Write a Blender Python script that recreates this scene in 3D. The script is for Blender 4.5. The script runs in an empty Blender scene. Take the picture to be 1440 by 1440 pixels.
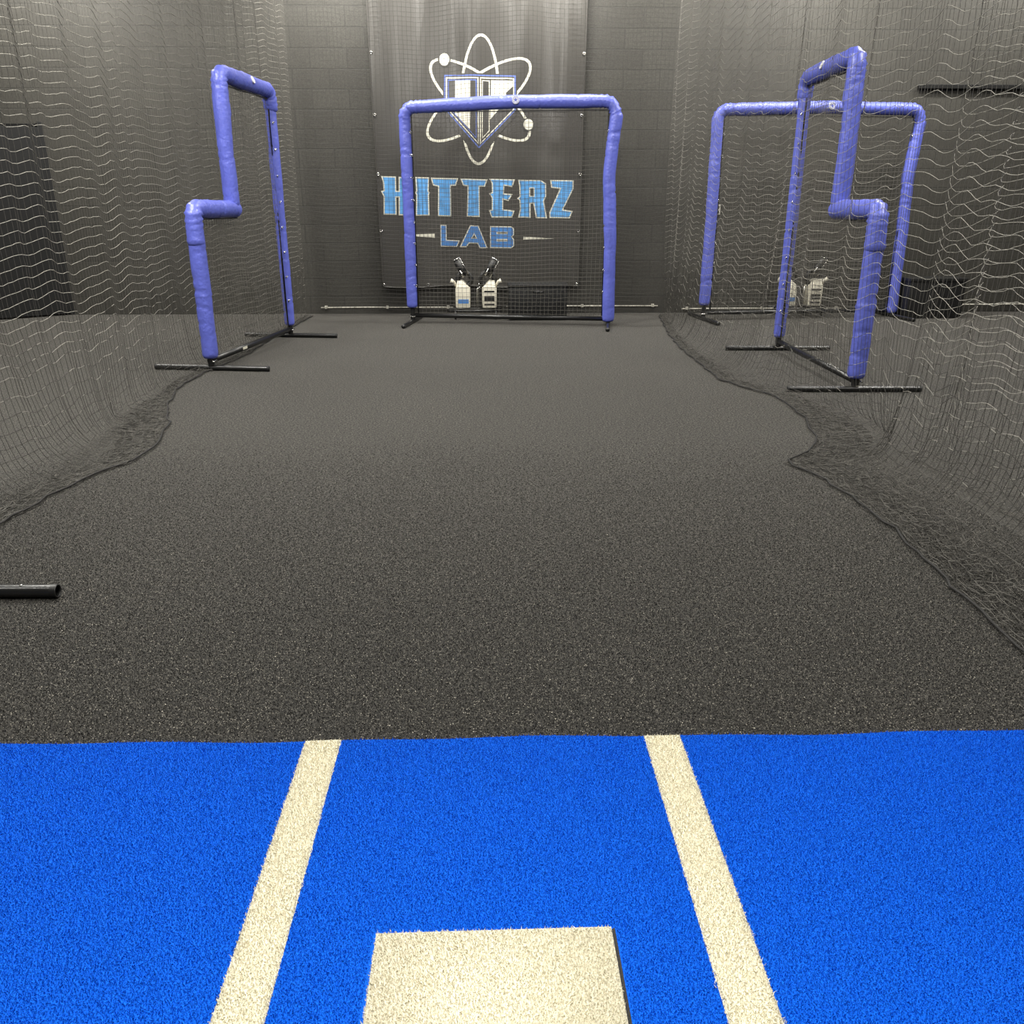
import bpy, bmesh, math, random
import numpy as np
from mathutils import Vector, Matrix
from mathutils.geometry import delaunay_2d_cdt
random.seed(7); rng = np.random.default_rng(11)
PI = math.pi
sc = bpy.context.scene
COL = sc.collection

# ---------------------------------------------------------------- helpers
def tag(o, label=None, cat=None, group=None, kind=None):
    if label: o['label'] = label
    if cat: o['category'] = cat
    if group: o['group'] = group
    if kind: o['kind'] = kind
    return o

def thing(name, loc, rz, label, cat, group=None):
    o = bpy.data.objects.new(name, None); COL.objects.link(o)
    o.location = loc; o.rotation_euler = (0, 0, rz); o.empty_display_size = .1
    return tag(o, label, cat, group)

def link_mesh(name, verts, faces, mats, parent=None, mat_idx=None, smooth=False):
    me = bpy.data.meshes.new(name)
    verts = np.asarray(verts, dtype=np.float32).reshape(-1, 3)
    if isinstance(faces, np.ndarray):
        n, k = faces.shape
        me.vertices.add(len(verts)); me.vertices.foreach_set('co', verts.ravel())
        me.loops.add(n * k); me.loops.foreach_set('vertex_index', faces.astype(np.int32).ravel())
        me.polygons.add(n)
        me.polygons.foreach_set('loop_start', np.arange(0, n * k, k, dtype=np.int32))
        me.polygons.foreach_set('loop_total', np.full(n, k, dtype=np.int32))
        me.update(calc_edges=True)
    else:
        me.from_pydata([tuple(map(float, v)) for v in verts], [], faces); me.update()
    for m in (mats if isinstance(mats, (list, tuple)) else [mats]): me.materials.append(m)
    if mat_idx is not None: me.polygons.foreach_set('material_index', np.asarray(mat_idx, dtype=np.int32))
    if smooth: me.polygons.foreach_set('use_smooth', np.ones(len(me.polygons), dtype=bool))
    o = bpy.data.objects.new(name, me); COL.objects.link(o)
    if parent is not None: o.parent = parent
    return o

class MB:
    """collects shapes and links them as one mesh object"""
    def __init__(s): s.v = []; s.f = []; s.m = []; s.cur = 0
    def add(s, vs, fs):
        b = len(s.v); s.v += [tuple(map(float, v)) for v in vs]
        s.f += [tuple(b + i for i in f) for f in fs]; s.m += [s.cur] * len(fs); return s
    def box(s, c, size, bev=0.0, rot=None):
        bm = bmesh.new(); bmesh.ops.create_cube(bm, size=1)
        for v in bm.verts: v.co = Vector((v.co.x * size[0], v.co.y * size[1], v.co.z * size[2]))
        if bev: bmesh.ops.bevel(bm, geom=list(bm.edges), offset=bev, segments=2, affect='EDGES', profile=.6)
        M = (rot.to_4x4() if rot else Matrix()); M = Matrix.Translation(c) @ M
        bm.transform(M); bm.verts.index_update()
        s.add([v.co for v in bm.verts], [[v.index for v in f.verts] for f in bm.faces]); bm.free(); return s
    def tube(s, pts, r, n=12, cap=True, rfun=None, up=None):
        pts = [Vector(p) for p in pts]; rings = []; L = 0
        T = []
        for i in range(len(pts)):
            a = pts[max(0, i - 1)]; b = pts[min(len(pts) - 1, i + 1)]; T.append((b - a).normalized())
        ref = Vector(up) if up else (Vector((0, 0, 1)) if abs(T[0].z) < .9 else Vector((0, 1, 0)))
        nrm = (ref - T[0] * ref.dot(T[0])).normalized(); b0 = len(s.v); vs = []; fs = []
        for i, p in enumerate(pts):
            nrm = (nrm - T[i] * nrm.dot(T[i])).normalized(); bn = T[i].cross(nrm)
            if i: L += (p - pts[i - 1]).length
            for k in range(n):
                a = 2 * PI * k / n; rr = rfun(L, a, p) if rfun else (r[i] if isinstance(r, (list, tuple)) else r)
                vs.append(p + (nrm * math.cos(a) + bn * math.sin(a)) * rr)
        for i in range(len(pts) - 1):
            for k in range(n):
                k2 = (k + 1) % n; fs.append((i * n + k, i * n + k2, (i + 1) * n + k2, (i + 1) * n + k))
        if cap: fs.append(tuple(range(n - 1, -1, -1))); fs.append(tuple((len(pts) - 1) * n + k for k in range(n)))
        return s.add(vs, fs)
    def torus(s, c, R, r, axis='y', n=14, m=6):
        vs = []; fs = []
        for i in range(n):
            a = 2 * PI * i / n
            for j in range(m):
                b = 2 * PI * j / m; q = R + r * math.cos(b); u, w, h = q * math.cos(a), q * math.sin(a), r * math.sin(b)
                vs.append(Vector(c) + (Vector((u, h, w)) if axis == 'y' else Vector((h, u, w)) if axis == 'x' else Vector((u, w, h))))
        for i in range(n):
            for j in range(m):
                fs.append((i * m + j, ((i + 1) % n) * m + j, ((i + 1) % n) * m + (j + 1) % m, i * m + (j + 1) % m))
        return s.add(vs, fs)
    def build(s, name, mats, parent=None, smooth=False):
        return link_mesh(name, s.v, s.f, mats, parent, s.m, smooth)

def shade_auto(o, ang=40):
    me = o.data
    me.polygons.foreach_set('use_smooth', np.ones(len(me.polygons), dtype=bool))
    bm = bmesh.new(); bm.from_mesh(me)
    for e in bm.edges:
        if len(e.link_faces) == 2 and e.calc_face_angle(0) > math.radians(ang): e.smooth = False
    bm.to_mesh(me); bm.free(); return o

# ---------------------------------------------------------------- materials
def new_mat(name):
    m = bpy.data.materials.new(name); m.use_nodes = True
    nt = m.node_tree; return m, nt, nt.nodes['Principled BSDF'], nt.nodes, nt.links

def simple(name, col, rough=.5, metal=0, spec=.5, noise=0, nscale=40, bump=0, bscale=60, sheen=0):
    m, nt, b, N, Lk = new_mat(name)
    b.inputs['Base Color'].default_value = (*col, 1); b.inputs['Roughness'].default_value = rough
    b.inputs['Metallic'].default_value = metal; b.inputs['Specular IOR Level'].default_value = spec
    if sheen: b.inputs['Sheen Weight'].default_value = sheen
    tc = N.new('ShaderNodeTexCoord')
    if noise:
        n = N.new('ShaderNodeTexNoise'); n.inputs['Scale'].default_value = nscale; n.inputs['Detail'].default_value = 3
        Lk.new(tc.outputs['Object'], n.inputs['Vector'])
        mr = N.new('ShaderNodeMapRange'); mr.inputs[1].default_value = .3; mr.inputs[2].default_value = .7
        mr.inputs[3].default_value = 1 - noise; mr.inputs[4].default_value = 1 + noise
        Lk.new(n.outputs['Fac'], mr.inputs[0])
        mx = N.new('ShaderNodeVectorMath'); mx.operation = 'SCALE'; mx.inputs[0].default_value = col
        Lk.new(mr.outputs[0], mx.inputs['Scale']); Lk.new(mx.outputs[0], b.inputs['Base Color'])
    if bump:
        n2 = N.new('ShaderNodeTexNoise'); n2.inputs['Scale'].default_value = bscale; n2.inputs['Detail'].default_value = 4
        Lk.new(tc.outputs['Object'], n2.inputs['Vector'])
        bp = N.new('ShaderNodeBump'); bp.inputs['Strength'].default_value = bump; bp.inputs['Distance'].default_value = .01
        Lk.new(n2.outputs['Fac'], bp.inputs['Height']); Lk.new(bp.outputs['Normal'], b.inputs['Normal'])
    return m

def turf(name, dark, mid, light, scale=420, patch=.25, rough=.85, spec=.3, lo=.36, hi=.68, sheen=0, detail=2.0, grain=0):
    """fine speckle of pile tips plus broad worn patches"""
    m, nt, b, N, Lk = new_mat(name)
    tc = N.new('ShaderNodeTexCoord')
    n = N.new('ShaderNodeTexNoise'); n.inputs['Scale'].default_value = scale; n.inputs['Detail'].default_value = detail; n.inputs['Roughness'].default_value = .7
    b.inputs['Sheen Weight'].default_value = sheen; b.inputs['Sheen Roughness'].default_value = .45; b.inputs['Sheen Tint'].default_value = (1, .95, .86, 1)
    Lk.new(tc.outputs['Object'], n.inputs['Vector'])
    cr = N.new('ShaderNodeValToRGB'); e = cr.color_ramp.elements
    e[0].position = lo; e[0].color = (*dark, 1); e[1].position = hi; e[1].color = (*light, 1)
    k = e.new((lo + hi) / 2 + .02); k.color = (*mid, 1)
    Lk.new(n.outputs['Fac'], cr.inputs['Fac'])
    n2 = N.new('ShaderNodeTexNoise'); n2.inputs['Scale'].default_value = 1.3; n2.inputs['Detail'].default_value = 5; n2.inputs['Roughness'].default_value = .6
    Lk.new(tc.outputs['Object'], n2.inputs['Vector'])
    mr = N.new('ShaderNodeMapRange'); mr.inputs[1].default_value = .3; mr.inputs[2].default_value = .7
    mr.inputs[3].default_value = 1 - patch; mr.inputs[4].default_value = 1 + patch
    Lk.new(n2.outputs['Fac'], mr.inputs[0])
    mx = N.new('ShaderNodeVectorMath'); mx.operation = 'SCALE'
    Lk.new(cr.outputs['Color'], mx.inputs[0]); Lk.new(mr.outputs[0], mx.inputs['Scale'])
    last = mx
    for sc_, am in (((95, grain), (38, grain * .85)) if grain else ()):
        g = N.new('ShaderNodeTexNoise'); g.inputs['Scale'].default_value = sc_; g.inputs['Detail'].default_value = 1
        Lk.new(tc.outputs['Object'], g.inputs['Vector'])
        gr = N.new('ShaderNodeMapRange'); gr.inputs[1].default_value = .32; gr.inputs[2].default_value = .68
        gr.inputs[3].default_value = 1 - am; gr.inputs[4].default_value = 1 + am
        Lk.new(g.outputs['Fac'], gr.inputs[0])
        m2 = N.new('ShaderNodeVectorMath'); m2.operation = 'SCALE'
        Lk.new(last.outputs[0], m2.inputs[0]); Lk.new(gr.outputs[0], m2.inputs['Scale']); last = m2
        if am == grain:
            sw = N.new('ShaderNodeMath'); sw.operation = 'MULTIPLY'; sw.inputs[1].default_value = sheen; Lk.new(gr.outputs[0], sw.inputs[0]); Lk.new(sw.outputs[0], b.inputs['Sheen Weight'])
    Lk.new(last.outputs[0], b.inputs['Base Color'])
    b.inputs['Roughness'].default_value = rough; b.inputs['Specular IOR Level'].default_value = spec
    bp = N.new('ShaderNodeBump'); bp.inputs['Strength'].default_value = .5; bp.inputs['Distance'].default_value = .004
    Lk.new(n.outputs['Fac'], bp.inputs['Height']); Lk.new(bp.outputs['Normal'], b.inputs['Normal'])
    return m

M = {}
M['black_turf'] = turf('black_turf', (.0025, .0024, .002), (.012, .0112, .0098), (.60, .56, .47), 250, .13, lo=.44, hi=.74, sheen=.24, grain=.6)
M['blue_turf'] = turf('blue_turf', (.0005, .060, .44), (.0005, .105, .66), (.008, .20, .90), 420, .04, spec=.12)
M['white_turf'] = turf('white_turf', (.70, .655, .50), (.80, .755, .60), (.88, .84, .70), 420, .02)
M['vinyl'] = simple('vinyl', (.11, .135, .54), .36, spec=.55, noise=.08, nscale=9, bump=.45, bscale=42)
M['net_floor_shade'] = simple('net_floor_shade', (.040, .038, .033), .65, spec=.25)  # same cord, near-floor shade painted as a darker colour
M['net_shaded'] = simple('net_shaded', (.095, .09, .08), .6, spec=.3)  # shaded copy of the net cord, for uprights that catch little top light
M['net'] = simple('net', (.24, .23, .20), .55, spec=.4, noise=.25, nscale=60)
M['net_back'] = simple('net_back', (.035, .033, .03), .6, spec=.3)
M['screen_net'] = simple('screen_net', (.10, .094, .082), .55, spec=.35)
M['rope'] = simple('rope', (.014, .013, .012), .7, bump=.5, bscale=300)
M['black_metal'] = simple('black_metal', (.012, .012, .012), .28, metal=.0, spec=.6, bump=.08, bscale=120)
M['steel'] = simple('steel', (.75, .74, .70), .25, metal=1)
M['black_plastic'] = simple('black_plastic', (.010, .010, .010), .45, noise=.2)
M['white_plastic'] = simple('white_plastic', (.72, .68, .56), .4, noise=.05)
M['blue_print'] = simple('blue_print', (.09, .30, .62), .5, noise=.25, nscale=9)
M['lab_print'] = simple('lab_print', (.06, .19, .47), .5, noise=.15, nscale=9)
M['violet_print'] = simple('violet_print', (.10, .15, .42), .5)
M['white_print'] = simple('white_print', (.62, .60, .50), .5)
M['banner_black'] = simple('banner_black', (.050, .047, .042), .33, spec=.6, bump=.06, bscale=260)
M['door_black'] = simple('door_black', (.009, .009, .009), .5, spec=.25, noise=.1)
M['conduit'] = simple('conduit', (.45, .43, .37), .45, noise=.45, nscale=14)
M['ceiling'] = simple('ceiling', (.05, .05, .048), .9)
M['pale_badge'] = simple('pale_badge', (.75, .75, .80), .4)

def wall_mat():
    m, nt, b, N, Lk = new_mat('painted_block')
    tc = N.new('ShaderNodeTexCoord'); sp = N.new('ShaderNodeSeparateXYZ'); cb = N.new('ShaderNodeCombineXYZ')
    ad = N.new('ShaderNodeMath'); ad.operation = 'ADD'
    Lk.new(tc.outputs['Object'], sp.inputs[0]); Lk.new(sp.outputs[0], ad.inputs[0]); Lk.new(sp.outputs[1], ad.inputs[1])
    Lk.new(ad.outputs[0], cb.inputs[0]); Lk.new(sp.outputs[2], cb.inputs[1])
    br = N.new('ShaderNodeTexBrick'); br.inputs['Scale'].default_value = 1
    br.inputs['Brick Width'].default_value = .406; br.inputs['Row Height'].default_value = .203
    br.inputs['Mortar Size'].default_value = .006; br.inputs['Mortar Smooth'].default_value = .35
    br.inputs['Color1'].default_value = (.044, .042, .036, 1); br.inputs['Color2'].default_value = (.038, .036, .031, 1)
    br.inputs['Mortar'].default_value = (.031, .030, .026, 1)
    Lk.new(cb.outputs[0], br.inputs['Vector'])
    n = N.new('ShaderNodeTexNoise'); n.inputs['Scale'].default_value = 90; n.inputs['Detail'].default_value = 4
    Lk.new(tc.outputs['Object'], n.inputs['Vector'])
    mr = N.new('ShaderNodeMapRange'); mr.inputs[1].default_value = .3; mr.inputs[2].default_value = .7; mr.inputs[3].default_value = .75; mr.inputs[4].default_value = 1.25
    Lk.new(n.outputs['Fac'], mr.inputs[0])
    mx = N.new('ShaderNodeVectorMath'); mx.operation = 'SCALE'
    Lk.new(br.outputs['Color'], mx.inputs[0]); Lk.new(mr.outputs[0], mx.inputs['Scale']); Lk.new(mx.outputs[0], b.inputs['Base Color'])
    mh = N.new('ShaderNodeMath'); mh.operation = 'MULTIPLY_ADD'; mh.inputs[1].default_value = -1.0
    Lk.new(br.outputs['Fac'], mh.inputs[0]); 
    m2 = N.new('ShaderNodeMath'); m2.operation = 'MULTIPLY'; m2.inputs[1].default_value = .25
    Lk.new(n.outputs['Fac'], m2.inputs[0]); Lk.new(m2.outputs[0], mh.inputs[2])
    bp = N.new('ShaderNodeBump'); bp.inputs['Strength'].default_value = .35; bp.inputs['Distance'].default_value = .006
    Lk.new(mh.outputs[0], bp.inputs['Height']); Lk.new(bp.outputs['Normal'], b.inputs['Normal'])
    b.inputs['Roughness'].default_value = .6; b.inputs['Specular IOR Level'].default_value = .35
    return m
M['wall'] = wall_mat()

# ---------------------------------------------------------------- room shell
WY = 10.45                     # face of the back wall
X0, X1, YF, ZC = -7.4, 8.2, -3.2, 4.3
def slab(name, lo, hi, mat):
    c = [(a + b) / 2 for a, b in zip(lo, hi)]; s = [b - a for a, b in zip(lo, hi)]
    o = MB().box(c, s).build(name, mat); return tag(o, kind='structure')
slab('wall_back', (X0 - .2, WY, 0), (X1 + .2, WY + .2, ZC), M['wall'])
slab('wall_left', (X0 - .2, YF, 0), (X0, WY, ZC), M['wall'])
slab('wall_right', (X1, YF, 0), (X1 + .2, WY, ZC), M['wall'])
slab('wall_front', (X0 - .2, YF - .2, 0), (X1 + .2, YF, ZC), M['wall'])
slab('ceiling', (X0 - .2, YF - .2, ZC), (X1 + .2, WY + .2, ZC + .1), M['ceiling'])

def blades(x0, x1, y0, y1, sp, h, w, z0, keep=None, hj=.4):
    """short pile fibres, one triangle each, as vertex and face arrays"""
    nx = int((x1 - x0) / sp); ny = int((y1 - y0) / sp)
    gx, gy = np.meshgrid(x0 + (np.arange(nx) + .5) * sp, y0 + (np.arange(ny) + .5) * sp)
    p = np.stack([gx.ravel(), gy.ravel()], 1); p += rng.uniform(-.5, .5, p.shape) * sp * 1.5
    if keep is not None: p = p[keep(p[:, 0], p[:, 1])]
    n = len(p); a = rng.uniform(0, 2 * PI, n); ln = rng.normal(0, .45, (n, 2)) * h
    hh = h * (1 + rng.uniform(-hj, hj, n)); z = np.full(n, z0) if np.isscalar(z0) else z0(p[:, 0], p[:, 1])
    d = np.stack([np.cos(a), np.sin(a)], 1) * w / 2
    v = np.empty((n, 3, 3), np.float32)
    v[:, 0, :2] = p - d; v[:, 1, :2] = p + d; v[:, 2, :2] = p + ln
    v[:, 0, 2] = z; v[:, 1, 2] = z; v[:, 2, 2] = z + hh
    return v.reshape(-1, 3), np.arange(n * 3).reshape(-1, 3)

def quads_to_tris(f): return np.concatenate([f[:, [0, 1, 2]], f[:, [0, 2, 3]]])
def grid_top(x0, x1, y0, y1, nx, ny, zf):
    gx, gy = np.meshgrid(np.linspace(x0, x1, nx + 1), np.linspace(y0, y1, ny + 1))
    z = zf(gx, gy); v = np.stack([gx, gy, z], -1).reshape(-1, 3)
    i = np.arange(nx)[None, :] + (np.arange(ny) * (nx + 1))[:, None]; i = i.ravel()
    return v, np.stack([i, i + 1, i + nx + 2, i + nx + 1], 1)

# wavy front edge of the blue turf
def edge_y(x): return 1.752 - .0035 * x + .004 * np.sin(x * 5.1 + 1) + .003 * np.sin(x * 13.7)
# black turf floor with pile standing in the near half
fv, ff = grid_top(X0 - .2, X1 + .2, YF - .2, WY + .2, 60, 60, lambda x, y: 0 * x)
bv, bf = blades(-2.3, 2.1, 1.70, 4.6, .0046, .0034, .0030, 0.0,
                keep=lambda x, y: (rng.uniform(0, 1, len(x)) < np.clip((4.6 - y) / 2.4, 0, 1)) & (np.abs(x) < .35 + .58 * y))
floor = link_mesh('floor', np.concatenate([fv, bv]), np.concatenate([quads_to_tris(ff), bf + len(fv)]), M['black_turf'])
tag(floor, kind='structure')

# ---------------------------------------------------------------- blue batting mat, inlaid lines, home plate
MT = .012
PX0, PX1, PY1 = -.212, .214, 1.166
LN = [(-.452, -.366), (.371, .459)]
jit = lambda n: rng.normal(0, .0011, n)
def in_line(x): return ((x > LN[0][0]) & (x < LN[0][1])) | ((x > LN[1][0]) & (x < LN[1][1]))
def in_plate(x, y): return (x > PX0 - .004) & (x < PX1 + .004) & (y < PY1 + .004) & (y > .60)
mat_t = thing('batting_mat', (0, 0, 0), 0, 'bright blue artificial turf batting mat on the black floor, crossed by two cream lines', 'mat')
mx0, mx1, my0 = -2.3, 2.3, -1.6
def mat_mesh(x0, x1, y0f, y1f, sp=.02):
    nx = max(2, int((x1 - x0) / .02)); xs = np.linspace(x0, x1, nx + 1)
    ys0 = np.array([y0f(x) for x in xs]); ys1 = np.array([y1f(x) for x in xs]); v = []; f = []
    for x, a, b in zip(xs, ys0, ys1): v += [(x, a, MT), (x, b, MT), (x, b, 0.001), (x, a, 0.001)]
    v = np.array(v); fs = []
    for i in range(nx):
        k = 4 * i
        for q in ((0, 4, 5, 1), (1, 5, 6, 2), (3, 7, 4, 0)): fs.append([k + j for j in q])
    fs.append([0, 1, 2, 3]); e = 4 * nx; fs.append([e + 3, e + 2, e + 1, e])
    return v, np.array(fs)
v, f = mat_mesh(mx0, mx1, lambda x: my0, edge_y); V = [v]; Fc = [quads_to_tris(f)]; nb = len(v)
kb = lambda x, y: (~in_line(x + jit(len(x)))) & (~in_plate(x, y)) & ~((x > PX1) & (x < PX1 + .006) & (y < PY1 + .003)) & (y < edge_y(x) + jit(len(x)) * 1.5) & (np.abs(x) < .25 + .78 * y)
v, f = blades(-1.7, 1.7, .78, 1.78, .0027, .0042, .0024, MT - .0005, keep=kb); V.append(v); Fc.append(f + nb)
link_mesh('blue_turf', np.concatenate(V), np.concatenate(Fc), M['blue_turf'], mat_t)
for a, b in LN:
    v1, f1 = mat_mesh(a, b, lambda x: my0, lambda x: edge_y(x) + .001); v1[:, 2] += .0008
    v2, f2 = blades(a - .003, b + .003, .78, 1.78, .0026, .0045, .0026, MT + .0005,
                    keep=lambda x, y: (x > a - .001 + jit(len(x)) * 1.4) & (x < b + .001 + jit(len(x)) * 1.4) & (y < edge_y(x) + jit(len(x)) * 1.5))
    o = link_mesh('inlaid_line', np.concatenate([v1, v2]), np.concatenate([quads_to_tris(f1), f2 + len(v1)]), M['white_turf'], mat_t)
    o['label'] = 'cream inlaid line'
sm = MB(); sm.add([(PX1 - .003, .80, MT + .0012), (PX1 + .0045, .80, MT + .0012), (PX1 + .003, PY1 + .003, MT + .0012), (PX1 - .003, PY1, MT + .0012)], [(0, 1, 2, 3)])
# home plate: separate cream piece, cut into the blue
pl = [(PX0 + .003, PY1 - .003), (PX1 - .004, PY1 + .001), (PX1 - .003, .90), (0, .68), (PX0 + .004, .90)]
n5 = len(pl); pv = [(x, y, MT + .006) for x, y in pl] + [(x, y, MT + .0002) for x, y in pl]
pf = [tuple(range(n5 - 1, -1, -1))] + [(i, (i + 1) % n5, n5 + (i + 1) % n5, n5 + i) for i in range(n5)]
pt = [(0, 2, 1), (0, 4, 2), (4, 3, 2)] + sum([[(i, (i + 1) % n5, n5 + (i + 1) % n5), (i, n5 + (i + 1) % n5, n5 + i)] for i in range(n5)], [])
def kp(x, y):
    lim = np.where(y > .9, PX1, PX1 * (y - .68) / .22)
    return (np.abs(x) < lim - .004 + .0 * x) & (y < PY1 - .002 + .006 * (x - PX0) + jit(len(x)))
v2, f2 = blades(PX0, PX1, .70, PY1 + .01, .0026, .0045, .0026, MT + .0055, keep=kp)
hp = link_mesh('home_plate', np.concatenate([np.array(pv), v2]), np.concatenate([np.array(pt), f2 + len(pv)]), M['white_turf'])
tag(hp, 'cream turf home plate set into the blue batting mat between two lines', 'home plate')
sm.build('cut_seam_and_shade', M['rope'], mat_t)  # flat dark strip: the cut, with its edge shadow painted in
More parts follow.
